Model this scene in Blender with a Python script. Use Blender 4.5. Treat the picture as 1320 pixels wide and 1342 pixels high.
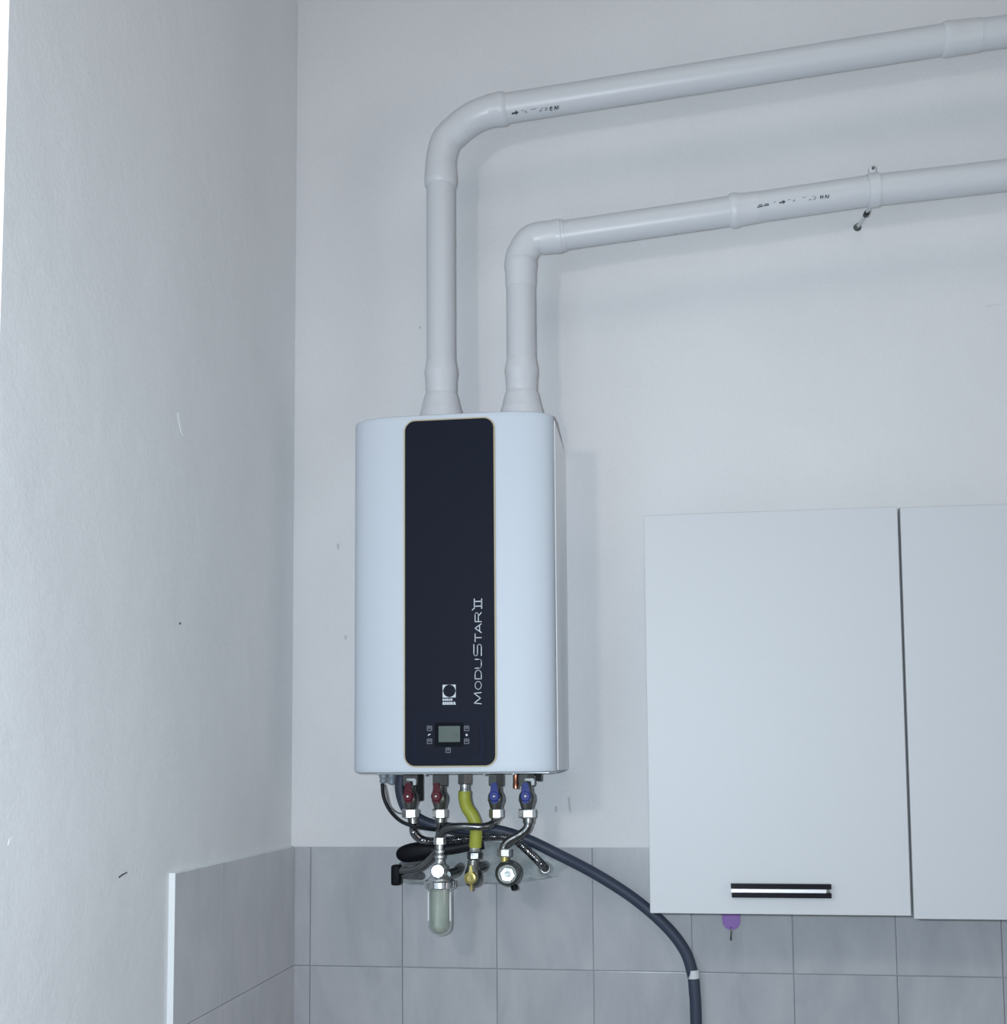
import bpy, bmesh, math, random
from mathutils import Vector, Matrix, noise
random.seed(7)
scn = bpy.context.scene
col = scn.collection
for o in list(bpy.data.objects): bpy.data.objects.remove(o)

# ------------------------------------------------------------------ camera
Z0 = 1.30                                   # height of the first tile joint above the floor
CAM = Vector((0.7451, -2.4208, 0.4229 + Z0))
YAW, PITCH, ROLL = -0.13444, 0.07947, -0.00664
FPX, PX, PY, W, H = 1521.3, 660.0, 880.0, 1320.0, 1342.0
fw = Vector((math.sin(YAW)*math.cos(PITCH), math.cos(YAW)*math.cos(PITCH), math.sin(PITCH)))
r0 = Vector((math.cos(YAW), -math.sin(YAW), 0)); u0 = r0.cross(fw)
rt = r0*math.cos(ROLL) + u0*math.sin(ROLL); up = -r0*math.sin(ROLL) + u0*math.cos(ROLL)
cd = bpy.data.cameras.new('camera'); cam = bpy.data.objects.new('camera', cd); col.objects.link(cam)
m3 = Matrix((rt, up, -fw)).transposed()
cam.matrix_world = Matrix.Translation(CAM) @ m3.to_4x4()
cd.sensor_fit = 'HORIZONTAL'; cd.sensor_width = 36; cd.lens = 36*FPX/W
cd.shift_x = 0; cd.shift_y = (PY - H/2)/W
cd.clip_start = .02
scn.camera = cam

# ------------------------------------------------------------------ world, lights, exposure
wd = bpy.data.worlds.new('world'); scn.world = wd; wd.use_nodes = True
wd.node_tree.nodes['Background'].inputs[0].default_value = (.6, .75, 1, 1)
wd.node_tree.nodes['Background'].inputs[1].default_value = .0
scn.view_settings.view_transform = 'Standard'; scn.view_settings.look = 'None'
scn.view_settings.gamma = 1; scn.view_settings.use_curve_mapping = False
scn.view_settings.exposure = 0.0
def area(name, loc, target, sx, sy, power, colour, shape='RECTANGLE'):
    l = bpy.data.lights.new(name, 'AREA'); l.shape = shape; l.size = sx
    if shape == 'RECTANGLE': l.size_y = sy
    l.energy = power; l.color = colour
    o = bpy.data.objects.new(name, l); col.objects.link(o); o.location = loc
    o.rotation_euler = (Vector(target) - Vector(loc)).to_track_quat('-Z', 'Y').to_euler()
    return o
area('room_lamp', (-.02, -2.50, 2.36), (.7, 0, 1.9), .16, .16, 7.4, (1, .885, .84), 'DISK')       # throws the pipe shadows
area('camera_flash', (.69, -2.43, 1.745), (.75, 0, 1.85), .03, .03, 28.5, (.80, .91, 1), 'DISK')
area('right_fill_light', (3.2, -2.2, 1.7), (0, -1.0, 1.7), 1.5, 1.6, 19, (1, .89, .88))  # added fill for the left wall
area('overhead_fill_light', (1.2, -2.0, 3.95), (1.2, -1.8, 0), 1, 1, 7, (1, .86, .80))  # unseen overhead fill, added to balance the wall brightness

# ------------------------------------------------------------------ helpers
def at(px, py, y):
    """point at depth y (metres in front of the wall = negative) seen at a photograph pixel"""
    d = fw + rt*((px-PX)/FPX) - up*((py-PY)/FPX)
    return CAM + d*((y-CAM.y)/d.y)
def atx(px, py, x):
    d = fw + rt*((px-PX)/FPX) - up*((py-PY)/FPX)
    return CAM + d*((x-CAM.x)/d.x)

def mat(name, colour, rough=.5, metal=0, bump=0, bscale=60, var=0, vscale=4, spec=.5, colour2=None, trans=0, emit=0, coat=0, ior=1.45, bdist=.002):
    m = bpy.data.materials.new(name); m.use_nodes = True; nt = m.node_tree
    b = nt.nodes['Principled BSDF']
    b.inputs['Base Color'].default_value = (*colour, 1); b.inputs['Roughness'].default_value = rough
    b.inputs['Metallic'].default_value = metal; b.inputs['Specular IOR Level'].default_value = spec
    b.inputs['Transmission Weight'].default_value = trans; b.inputs['Coat Weight'].default_value = coat
    b.inputs['IOR'].default_value = ior
    if emit:
        b.inputs['Emission Color'].default_value = (*colour, 1); b.inputs['Emission Strength'].default_value = emit
    tc = nt.nodes.new('ShaderNodeTexCoord')
    if var or colour2:
        n = nt.nodes.new('ShaderNodeTexNoise'); n.inputs['Scale'].default_value = vscale; n.inputs['Detail'].default_value = 5
        nt.links.new(tc.outputs['Object'], n.inputs['Vector'])
        r = nt.nodes.new('ShaderNodeValToRGB'); r.color_ramp.elements[0].position = .3; r.color_ramp.elements[1].position = .7
        c2 = colour2 or tuple(c*(1-var) for c in colour)
        r.color_ramp.elements[0].color = (*c2, 1); r.color_ramp.elements[1].color = (*colour, 1)
        nt.links.new(n.outputs['Fac'], r.inputs['Fac']); nt.links.new(r.outputs['Color'], b.inputs['Base Color'])
    if bump:
        n = nt.nodes.new('ShaderNodeTexNoise'); n.inputs['Scale'].default_value = bscale; n.inputs['Detail'].default_value = 4
        nt.links.new(tc.outputs['Object'], n.inputs['Vector'])
        bp = nt.nodes.new('ShaderNodeBump'); bp.inputs['Strength'].default_value = bump; bp.inputs['Distance'].default_value = bdist
        nt.links.new(n.outputs['Fac'], bp.inputs['Height']); nt.links.new(bp.outputs['Normal'], b.inputs['Normal'])
    return m

def plaster(name, colour):
    m = bpy.data.materials.new(name); m.use_nodes = True; nt = m.node_tree; b = nt.nodes['Principled BSDF']
    L = nt.links.new; tc = nt.nodes.new('ShaderNodeTexCoord')
    def nz(s, d, rough=.5):
        n = nt.nodes.new('ShaderNodeTexNoise'); n.inputs['Scale'].default_value = s; n.inputs['Detail'].default_value = d
        n.inputs['Roughness'].default_value = rough; L(tc.outputs['Object'], n.inputs['Vector']); return n
    big, fine, mid = nz(2.6, 5), nz(160, 3), nz(14, 4)
    r = nt.nodes.new('ShaderNodeValToRGB')
    r.color_ramp.elements[0].position = .32; r.color_ramp.elements[0].color = (*[c*.95 for c in colour], 1)
    r.color_ramp.elements[1].position = .68; r.color_ramp.elements[1].color = (*colour, 1)
    L(big.outputs['Fac'], r.inputs['Fac'])
    mx = nt.nodes.new('ShaderNodeMix'); mx.data_type = 'RGBA'; mx.blend_type = 'MULTIPLY'; mx.inputs['Factor'].default_value = 1
    r2 = nt.nodes.new('ShaderNodeValToRGB')
    r2.color_ramp.elements[0].position = .25; r2.color_ramp.elements[0].color = (.955, .955, .96, 1)
    r2.color_ramp.elements[1].position = .75; r2.color_ramp.elements[1].color = (1, 1, 1, 1)
    L(fine.outputs['Fac'], r2.inputs['Fac'])
    L(r.outputs['Color'], mx.inputs['A']); L(r2.outputs['Color'], mx.inputs['B']); L(mx.outputs['Result'], b.inputs['Base Color'])
    ad = nt.nodes.new('ShaderNodeMath'); ad.operation = 'MULTIPLY_ADD'; ad.inputs[1].default_value = 5.0
    L(mid.outputs['Fac'], ad.inputs[0]); L(fine.outputs['Fac'], ad.inputs[2])
    ad2 = nt.nodes.new('ShaderNodeMath'); ad2.operation = 'MULTIPLY_ADD'; ad2.inputs[1].default_value = 14.0
    L(big.outputs['Fac'], ad2.inputs[0]); L(ad.outputs[0], ad2.inputs[2])
    bp = nt.nodes.new('ShaderNodeBump'); bp.inputs['Strength'].default_value = .35; bp.inputs['Distance'].default_value = .0012
    L(ad2.outputs[0], bp.inputs['Height']); L(bp.outputs['Normal'], b.inputs['Normal'])
    b.inputs['Roughness'].default_value = .75; b.inputs['Specular IOR Level'].default_value = .25
    return m

def tile_mat(name, base, vein):
    m = bpy.data.materials.new(name); m.use_nodes = True; nt = m.node_tree; b = nt.nodes['Principled BSDF']
    L = nt.links.new; tc = nt.nodes.new('ShaderNodeTexCoord'); oi = nt.nodes.new('ShaderNodeObjectInfo')
    mp = nt.nodes.new('ShaderNodeMapping'); mp.inputs['Rotation'].default_value = (0, .65, 0); mp.inputs['Scale'].default_value = (1, 1, .35)
    ad = nt.nodes.new('ShaderNodeVectorMath'); ad.operation = 'MULTIPLY_ADD'; ad.inputs[1].default_value = (1, 1, 1)
    cb = nt.nodes.new('ShaderNodeCombineXYZ'); ml = nt.nodes.new('ShaderNodeMath'); ml.operation = 'MULTIPLY'; ml.inputs[1].default_value = 13
    L(oi.outputs['Random'], ml.inputs[0]); L(ml.outputs[0], cb.inputs[0]); L(ml.outputs[0], cb.inputs[2])
    L(tc.outputs['Object'], ad.inputs[0]); L(cb.outputs[0], ad.inputs[2]); L(ad.outputs[0], mp.inputs['Vector'])
    n = nt.nodes.new('ShaderNodeTexNoise'); n.inputs['Scale'].default_value = 11; n.inputs['Detail'].default_value = 6
    n.inputs['Roughness'].default_value = .6; n.inputs['Distortion'].default_value = .6
    L(mp.outputs[0], n.inputs['Vector'])
    r = nt.nodes.new('ShaderNodeValToRGB')
    e = r.color_ramp.elements; e[0].position = .32; e[0].color = (*vein, 1); e[1].position = .62; e[1].color = (*base, 1)
    L(n.outputs['Fac'], r.inputs['Fac']); L(r.outputs['Color'], b.inputs['Base Color'])
    b.inputs['Roughness'].default_value = .17; b.inputs['Specular IOR Level'].default_value = .42
    n2 = nt.nodes.new('ShaderNodeTexNoise'); n2.inputs['Scale'].default_value = 9; L(tc.outputs['Object'], n2.inputs['Vector'])
    bp = nt.nodes.new('ShaderNodeBump'); bp.inputs['Strength'].default_value = .06; bp.inputs['Distance'].default_value = .003
    L(n2.outputs['Fac'], bp.inputs['Height']); L(bp.outputs['Normal'], b.inputs['Normal'])
    return m

M = dict(
 wall=plaster('wall_paint', (.672, .688, .71)),
 wall_l=plaster('wall_paint_left_lightened', (.76, .785, .80)),  # same wall paint, lightened to stand in for light missing on this side
 ceil=mat('ceiling_paint', (.7, .7, .68), .8), floor=mat('floor_tile', (.30, .28, .26), .4, var=.2),
 rear=mat('rear_wall_paint', (.42, .44, .46), .8),
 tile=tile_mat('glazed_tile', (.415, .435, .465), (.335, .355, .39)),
 tile_l=tile_mat('glazed_tile_side_lightened', (.55, .56, .585), (.475, .49, .52)),  # same glaze as the back tiles, brightened where the lamps fall short
 grout=mat('grout', (.34, .365, .39), .9, bump=.4, bscale=300), edge=mat('tile_edge_filler', (.72, .77, .80), .6, bump=.3, bscale=120),
 mortar=mat('mortar_patch', (.44, .48, .51), .9, bump=.9, bscale=70, colour2=(.22, .25, .25), vscale=17, bdist=.004),
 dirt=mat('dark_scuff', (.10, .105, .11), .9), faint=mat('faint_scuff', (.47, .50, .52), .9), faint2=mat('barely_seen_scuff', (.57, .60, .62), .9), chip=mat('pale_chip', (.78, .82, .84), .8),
 casing=mat('boiler_white_enamel', (.51, .57, .64), .5, coat=0, spec=.35),
 casing_side=mat('boiler_grey_side_sheet', (.84, .87, .90), .45),
 panel=mat('boiler_black_glass', (.0105, .0135, .024), .5, spec=.06),
 panel2=mat('control_inset', (.0105, .0145, .028), .5, spec=.06),
 gold=mat('panel_border', (.40, .355, .24), .5), print_w=mat('pale_print', (.50, .55, .62), .6), print_d=mat('dim_print', (.17, .19, .23), .6),
 lcd=mat('lcd_screen', (.055, .083, .078), .5), lcdk=mat('lcd_digit', (.03, .045, .045), .4), black_gloss=mat('lcd_surround', (.004, .006, .010), .5, spec=.05),
 plastic=mat('white_pipe_plastic', (.54, .565, .60), .36, bump=.08, bscale=25),
 plastic2=mat('white_socket_plastic', (.56, .585, .62), .34, bump=.08, bscale=25),
 ink=mat('print_ink', (.055, .06, .07), .7), ink2=mat('faded_print_ink', (.28, .29, .32), .7),
 chrome=mat('chrome', (.80, .83, .86), .12, 1), chrome_r=mat('satin_chrome', (.62, .66, .68), .30, 1),
 brushed=mat('nickel_nut', (.66, .68, .68), .34, 1, bump=.15, bscale=200),
 dkmetal=mat('tarnished_nickel', (.20, .215, .21), .30, 1, bump=.2, bscale=120),
 steel=mat('braided_steel', (.20, .212, .22), .20, 1, bump=.35, bscale=900, bdist=.0005),
 steel2=mat('corrugated_steel', (.24, .25, .27), .16, 1),
 brass=mat('brass', (.50, .43, .16), .35, .6, var=.25, vscale=80), copper=mat('copper', (.45, .20, .13), .30, 1),
 yellow=mat('yellow_gas_hose', (.31, .34, .045), .45, bump=.2, bscale=180), red=mat('dark_red_handle', (.085, .007, .018), .4, spec=.25),
 blue=mat('blue_handle', (.018, .034, .21), .4, spec=.25), hose=mat('grey_blue_drain_hose', (.032, .044, .074), .5, bump=.15, bscale=90),
 black=mat('black_plastic', (.004, .005, .008), .50, spec=.15), ring=mat('dull_chrome', (.62, .65, .67), .5, .6), rubber=mat('black_rubber', (.012, .015, .02), .5, spec=.3),
 gland=mat('translucent_grey_plastic', (.30, .36, .42), .4, trans=.25), tape=mat('pale_tape', (.56, .60, .63), .6),
 greyp=mat('dirty_grey_plastic', (.17, .18, .20), .5, var=.4, vscale=60),
 door=mat('cabinet_white_foil', (.465, .49, .52), .5, bump=.05, bscale=300), carc=mat('cabinet_carcass', (.48, .50, .52), .6),
 edgeb=mat('cabinet_edge_band', (.36, .375, .39), .6),
 hblack=mat('handle_dark_reflection', (.008, .009, .013), .18), alum=mat('handle_aluminium', (.74, .74, .78), .32, .6),
 purple=mat('purple_plastic', (.25, .13, .42), .5), plast_clear=mat('clear_bowl', (.90, .95, .93), .03, trans=1, ior=1.46),
 crystal=mat('phosphate_crystals', (.66, .69, .64), .6, bump=.6, bscale=70, colour2=(.52, .56, .52), vscale=30, bdist=.003),
 frame=mat('white_window_frame', (.8, .82, .84), .4), sky=mat('bright_window_glass', (.80, .97, 1), .2, emit=1.3),
)

def link(name, bm, m, parent=None, smooth=False, rot=None):
    me = bpy.data.meshes.new(name)
    bmesh.ops.recalc_face_normals(bm, faces=bm.faces)
    bm.to_mesh(me); bm.free()
    me.materials.append(M[m])
    if smooth:
        for p in me.polygons: p.use_smooth = True
        try: me.set_sharp_from_angle(angle=math.radians(38))
        except Exception: pass
    o = bpy.data.objects.new(name, me); col.objects.link(o)
    if parent is not None:
        o.parent = parent
        o.matrix_parent_inverse = Matrix.Translation(-parent.location)     # parts are modelled in room coordinates
    return o
def tag(o, label, cat, group=None, kind=None):
    o['label'] = label; o['category'] = cat
    if group: o['group'] = group
    if kind: o['kind'] = kind
    return o
def thing(name, label, cat, loc, group=None):
    o = bpy.data.objects.new(name, None); col.objects.link(o); o.location = loc; o.empty_display_size = .05
    tag(o, label, cat, group)
    return o
def struct(o): o['kind'] = 'structure'; return o

def bx(bm, lo, hi, bev=0, seg=2):
    lo, hi = [min(a, b) for a, b in zip(lo, hi)], [max(a, b) for a, b in zip(lo, hi)]
    r = bmesh.ops.create_cube(bm, size=1)
    c = [(a+b)/2 for a, b in zip(lo, hi)]; s = [b-a for a, b in zip(lo, hi)]
    bmesh.ops.scale(bm, vec=s, verts=r['verts']); bmesh.ops.translate(bm, vec=c, verts=r['verts'])
    if bev:
        es = {e for v in r['verts'] for e in v.link_edges}
        bmesh.ops.bevel(bm, geom=list(es), offset=bev, segments=seg, affect='EDGES', profile=.6)
    return bm
def box(lo, hi, bev=0, seg=2): return bx(bmesh.new(), lo, hi, bev, seg)

def spline(pts, n=12):
    pts = [Vector(p) for p in pts]
    if len(pts) < 3: return [pts[0].lerp(pts[1], i/n) for i in range(n+1)]
    out = []; ex = [pts[0]*2-pts[1]] + pts + [pts[-1]*2-pts[-2]]
    for i in range(1, len(ex)-2):
        a, b, c, d = ex[i-1:i+3]
        for k in range(n):
            t = k/n
            out.append(.5*((2*b) + (c-a)*t + (2*a-5*b+4*c-d)*t*t + (3*b-a-3*c+d)*t**3))
    out.append(pts[-1]); return out
def resample(path, step):
    out = [path[0]]; acc = 0
    L = sum((b-a).length for a, b in zip(path, path[1:])); n = max(2, int(L/step)); st = L/n
    d = 0; i = 0; pos = 0; seg = (path[1]-path[0]).length
    for k in range(1, n):
        t = k*st
        while pos + seg < t and i < len(path)-2:
            pos += seg; i += 1; seg = (path[i+1]-path[i]).length
        out.append(path[i].lerp(path[i+1], (t-pos)/max(seg, 1e-9)))
    out.append(path[-1]); return out
def tube(bm, path, rad, seg=16, cap=True):
    """path list of points; rad a number or function of (index, n, arclength)"""
    n = len(path); T = []
    for i in range(n):
        a = path[max(0, i-1)]; b = path[min(n-1, i+1)]; T.append((b-a).normalized())
    nrm = T[0].orthogonal().normalized(); rings = []; s = 0
    for i in range(n):
        if i: s += (path[i]-path[i-1]).length
        nrm = (nrm - T[i]*nrm.dot(T[i])).normalized(); bn = T[i].cross(nrm)
        r = rad(i, n, s) if callable(rad) else rad
        rings.append([bm.verts.new(path[i] + (nrm*math.cos(2*math.pi*k/seg) + bn*math.sin(2*math.pi*k/seg))*r) for k in range(seg)])
    for A, B in zip(rings, rings[1:]):
        for k in range(seg): bm.faces.new((A[k], A[(k+1) % seg], B[(k+1) % seg], B[k]))
    if cap: bm.faces.new(rings[0][::-1]); bm.faces.new(rings[-1])
    return bm
def hosemesh(pts, r, step=.004, seg=14): return tube(bmesh.new(), resample(spline(pts, 14), step), r, seg)
def lathe(bm, base, axis, prof, seg=24, twist=0, cap=True, ref=None):
    """prof: list of (distance along axis, radius)"""
    ax = Vector(axis).normalized(); n = (Vector(ref) if ref else ax.orthogonal()); n = (n-ax*n.dot(ax)).normalized(); b = ax.cross(n); rings = []
    for d, r in prof:
        rings.append([bm.verts.new(Vector(base)+ax*d+(n*math.cos(2*math.pi*k/seg+twist)+b*math.sin(2*math.pi*k/seg+twist))*max(r, 1e-5)) for k in range(seg)])
    for A, B in zip(rings, rings[1:]):
        for k in range(seg): bm.faces.new((A[k], A[(k+1) % seg], B[(k+1) % seg], B[k]))
    if cap: bm.faces.new(rings[0][::-1]); bm.faces.new(rings[-1])
    return bm
def hexnut(base, axis, length, r, twist=.23, bm=None):
    """hexagonal nut with chamfered ends; one flat turned to the room"""
    bm = bm or bmesh.new()
    c = min(length*.12, r*.12)
    return lathe(bm, base, axis, [(0, r*.90), (c, r), (length-c, r), (length, r*.90)], 6, twist=math.pi/6+twist, ref=(0, -1, 0) if abs(Vector(axis).normalized().y) < .9 else (0, 0, 1))
def rrect(bm, x0, x1, z0, z1, y0, y1, rad, n=8, inner=None):
    """upright plate with rounded corners between depths y0 (back) and y1 (front)"""
    pts = []
    for cx, cz, a in ((x1-rad, z1-rad, 0), (x0+rad, z1-rad, 90), (x0+rad, z0+rad, 180), (x1-rad, z0+rad, 270)):
        for k in range(n+1):
            t = math.radians(a+90*k/n); pts.append((cx+rad*math.cos(t), cz+rad*math.sin(t)))
    A = [bm.verts.new((x, y0, z)) for x, z in pts]; B = [bm.verts.new((x, y1, z)) for x, z in pts]
    for i in range(len(pts)): j = (i+1) % len(pts); bm.faces.new((A[i], A[j], B[j], B[i]))
    bm.faces.new(A); bm.faces.new(B[::-1]); return bm
def plate(bm, pts, y0, y1):
    """flat polygon (list of (x,z)) given thickness"""
    A = [bm.verts.new((x, y0, z)) for x, z in pts]; B = [bm.verts.new((x, y1, z)) for x, z in pts]
    for i in range(len(pts)): j = (i+1) % len(pts); bm.faces.new((A[i], A[j], B[j], B[i]))
    bm.faces.new(A); bm.faces.new(B[::-1]); return bm
def stroke(bm, pts, w, y0, y1):
    """polyline of (x,z) drawn as raised bars"""
    for (ax, az), (bx_, bz) in zip(pts, pts[1:]):
        d = Vector((bx_-ax, bz-az)); L = d.length
        if L < 1e-7: continue
        d /= L; n = Vector((-d.y, d.x))*w/2; e = d*w*.3
        a = Vector((ax, az))-e; b = Vector((bx_, bz))+e
        plate(bm, [tuple(a+n), tuple(b+n), tuple(b-n), tuple(a-n)], y0, y1)
    return bm

# ------------------------------------------------------------------ room shell
PB, PL = .006, -.045                       # plaster faces of the back and the left wall
RX, RY, CH = 3.3, -4.5, 4.1
WE = -1.138                                # where the left wall stops at the window
struct(link('floor', box((-.4, RY-.2, -.1), (RX+.2, .2, 0)), 'floor'))
struct(link('ceiling', box((-.4, RY-.2, CH), (RX+.2, .2, CH+.1)), 'ceil'))
wall_back = struct(link('wall_back', box((-.4, PB, 0), (RX+.2, .2, CH)), 'wall'))
b = bmesh.new()
bx(b, (-.30, WE, 0), (PL, .006, CH)); bx(b, (-.30, -2.6, 0), (PL, WE, .95)); bx(b, (-.30, -2.6, 2.95), (PL, WE, CH)); bx(b, (-.30, RY-.2, 0), (PL, -2.6, CH))
wall_left = struct(link('wall_left', b, 'wall_l'))
struct(link('wall_right', box((RX, RY-.2, 0), (RX+.2, .006, CH)), 'rear'))
struct(link('wall_rear', box((PL, RY-.2, 0), (RX, RY, CH)), 'rear'))
# window beside the left wall: only its lit reveal shows at the edge of the picture
win = struct(link('window_1', box((-.265, -2.6, .95), (-.235, WE, 2.95)), 'sky'))
b = bmesh.new()
for lo, hi in (((-.235, WE-.06, .95), (-.185, WE, 2.95)), ((-.235, -2.6, .95), (-.185, -2.54, 2.95)), ((-.235, -2.54, .95), (-.185, WE-.06, 1.01)), ((-.235, -2.54, 2.89), (-.185, WE-.06, 2.95)), ((-.235, -1.90, 1.01), (-.185, -1.84, 2.89))):
    bx(b, lo, hi, .004)
link('window_frame', b, 'frame', win)

# tiles on the back wall: 20 x 25 cm, top edge at Z0 + .25
J = .0006
link('grout', box((-.045, .004, .55), (2.2, PB, Z0+.2485)), 'grout', wall_back)
xs = [-.0365] + [0.2*i for i in range(0, 12)]
for row in range(4):
    z1 = Z0 + .25 - .25*row; z0 = z1 - .25
    for x0, x1 in zip(xs, xs[1:]):
        dy = random.uniform(-.0003, .0003); dx = random.uniform(-.0003, .0003)
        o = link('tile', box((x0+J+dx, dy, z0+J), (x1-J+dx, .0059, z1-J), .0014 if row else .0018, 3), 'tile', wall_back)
# left wall: the same tiles, colour lightened in place of light, ending in pale filler
YE = -.617
link('grout', box((PL, YE+.002, .55), (-.0385, .004, Z0+.2485)), 'grout', wall_left)
ys = [-.0005, -.217, -.417, YE]
for row in range(4):
    z1 = Z0 + .25 - .25*row; z0 = z1 - .25
    for a, c in zip(ys, ys[1:]):
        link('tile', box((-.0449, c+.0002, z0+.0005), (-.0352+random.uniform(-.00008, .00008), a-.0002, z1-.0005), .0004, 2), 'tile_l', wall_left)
link('filler_edge', box((PL, YE-.0025, .55), (-.0345, YE, Z0+.251), .0008), 'edge', wall_left)
link('filler_edge', box((PL, YE, Z0+.2493), (-.0375, -.001, Z0+.2512), .0005), 'edge', wall_left)

# rough mortar around the pipe stubs, where the tiles were cut away
outl = [(510,1152),(514,1130),(536,1122),(566,1116),(590,1106),(618,1102),(648,1103),(676,1106),(700,1108),(726,1112),(746,1120),(750,1136),(738,1150),(716,1154),(694,1158),(668,1162),(640,1160),(606,1163),(574,1164),(540,1161),(520,1160)]
P = [at(x, y, -.003) for x, y in outl]; cen = sum(P, Vector())/len(P)
b = bmesh.new(); rings = []
for k in range(9):
    t = k/8; ring = []
    for i in range(len(P)*3):
        a = P[(i//3) % len(P)]; c = P[(i//3+1) % len(P)]; q = a.lerp(c, (i % 3)/3)
        jit = 1 + .10*noise.noise(q*40)
        q = cen + (q-cen)*(1-t*.97)*jit
        q.y = -.0006 - .009*min(1, t*4)*(.55+.9*noise.noise(q*55)) if k else .004
        ring.append(b.verts.new(q))
    rings.append(ring)
for A, B in zip(rings, rings[1:]):
    for k in range(len(A)): b.faces.new((A[k], A[(k+1) % len(A)], B[(k+1) % len(A)], B[k]))
b.faces.new(rings[-1])
link('mortar_patch', b, 'mortar', wall_back, smooth=True)

# small marks on the plaster
def mark(name, pts, m, parent, wallx=None):
    b = bmesh.new()
    if wallx is None:
        plate(b, [(at(x, y, PB).x, at(x, y, PB).z) for x, y in pts], PB+.001, PB-.0006)
    else:
        q = [atx(x, y, wallx) for x, y in pts]
        A = [b.verts.new((wallx-.001, p.y, p.z)) for p in q]; B = [b.verts.new((wallx+.0006, p.y, p.z)) for p in q]
        for i in range(len(q)): j = (i+1) % len(q); b.faces.new((A[i], A[j], B[j], B[i]))
        b.faces.new(A); b.faces.new(B[::-1])
    link(name, b, m, parent)
mark('nail_hole', [(441.5,713),(444.5,712),(445,718),(443.5,721),(441.8,717)], 'faint', wall_back)
mark('wall_scuff', [(744,1046),(747,1044),(748.5,1062),(747.5,1067),(745.5,1060)], 'faint', wall_back)
mark('wall_scuff', [(727.5,1056),(731,1057),(730,1065),(727,1064)], 'faint', wall_back)
mark('wall_scuff', [(452,832),(455,833),(454,839),(451.5,837)], 'faint', wall_back)
mark('wall_scuff', [(549,428),(551.5,427),(552,430),(549.5,431)], 'faint', wall_back)
mark('wall_scuff', [(1292,401),(1314,397.5),(1314.5,398.7),(1293,402.6)], 'faint2', wall_back)
mark('nail_hole', [(234.6,816),(236.8,815.8),(237,818.4),(234.9,818.6)], 'dirt', wall_left, PL)
mark('wall_scratch', [(155,1149.2),(160,1145.4),(166.5,1142.4),(166.5,1144),(161,1147),(156,1150.8)], 'dirt', wall_left, PL)
mark('plaster_chip', [(232,541),(235,540),(240,572),(236.5,566)], 'chip', wall_left, PL)
mark('plaster_chip', [(12,1100),(16,1097),(15,1104),(10,1108)], 'chip', wall_left, PL)

# ------------------------------------------------------------------ boiler
BX0, BX1, BZ0, BZ1 = .1655, .552, Z0+.4072, Z0+1.0835
BC, BW = (BX0+BX1)/2, (BX1-BX0)/2
YS, YD = -.260, .047
def front(u): return YS - YD*(max(0, 1-abs(u)**4.5))**.5
boiler = thing('boiler', 'white wall-hung gas boiler with a tall black front panel and small screen', 'boiler', (BC, 0, BZ0))
prof = [(BX0, .0055)]
N = 40
for k in range(N+1):
    a = math.pi*(1-k/N); u = math.copysign(abs(math.cos(a))**.75, math.cos(a)); prof.append((BC+BW*u, front(u)))
prof.append((BX1, .0055))
b = bmesh.new(); rings = []
for z, ins in ((BZ0, .004), (BZ0+.002, .0012), (BZ0+.006, 0), (BZ0+.012, 0), (BZ1-.011, 0), (BZ1-.005, 0), (BZ1-.0015, .0012), (BZ1, .0035)):
    rings.append([b.verts.new((BC+(x-BC)*(1-ins/BW), y*(1-ins/.3) if y < 0 else y, z)) for x, y in prof])
for A, B in zip(rings, rings[1:]):
    for k in range(len(A)-1): b.faces.new((A[k], A[k+1], B[k+1], B[k]))
    b.faces.new((A[-1], A[0], B[0], B[-1]))
b.faces.new(rings[0][::-1]); b.faces.new(rings[-1])
link('casing', b, 'casing', boiler, smooth=True)
# grey side sheet of the chassis behind the front cover
for s, xx in ((1, BX1), (-1, BX0)):
    link('side_sheet', box((xx, .0055, BZ0+.004), (xx+s*.0018, -.250, BZ1-.006), .0006), 'casing_side', boiler)
link('base_plate', box((BX0+.02, -.02, BZ0-.003), (BX1-.02, -.20, BZ0), .001), 'chrome_r', boiler)
YF = YS-YD                                  # front plane of the boiler
def fp(px, py, y=YF-.004): p = at(px, py, y); return (p.x, p.z)
L_, T_ = at(531, 560, YF-.003), at(590, 550, YF-.003); R_, B_ = at(648, 800, YF-.003), at(590, 1003.5, YF-.003)
px0, px1, pz0, pz1 = L_.x, R_.x, B_.z, T_.z
b = rrect(bmesh.new(), px0-.0028, px1+.0028, pz0-.0028, pz1+.0028, YF+.006, YF-.0022, .022)
link('panel_border', b, 'gold', boiler)
panel = link('front_panel', rrect(bmesh.new(), px0, px1, pz0, pz1, YF+.004, YF-.0035, .019), 'panel', boiler)
yk = YF-.0035
# control inset with a fine raised ridge
i0, i1, j0, j1 = fp(541, 0)[0], fp(634, 0)[0], fp(0, 999)[1], fp(0, 934.5)[1]
i0, i1 = at(541, 965, yk).x, at(635, 965, yk).x; j0, j1 = at(588, 999, yk).z, at(588, 934, yk).z
b = rrect(bmesh.new(), i0, i1, j0, j1, yk+.001, yk-.0009, .014)
ctl = link('control_inset', b, 'panel2', boiler)
link('inset_face', rrect(bmesh.new(), i0+.009, i1-.009, j0+.008, j1-.009, yk, yk-.0018, .010), 'panel', boiler)
yk2 = yk-.0018
s0, s1, t0, t1 = at(570, 962, yk2).x, at(607.5, 962, yk2).x, at(588, 978.5, yk2).z, at(588, 947, yk2).z
link('screen_bezel', rrect(bmesh.new(), s0, s1, t0, t1, yk2+.0005, yk2-.0008, .002, 3), 'black_gloss', boiler)
yk3 = yk2-.0008
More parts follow.
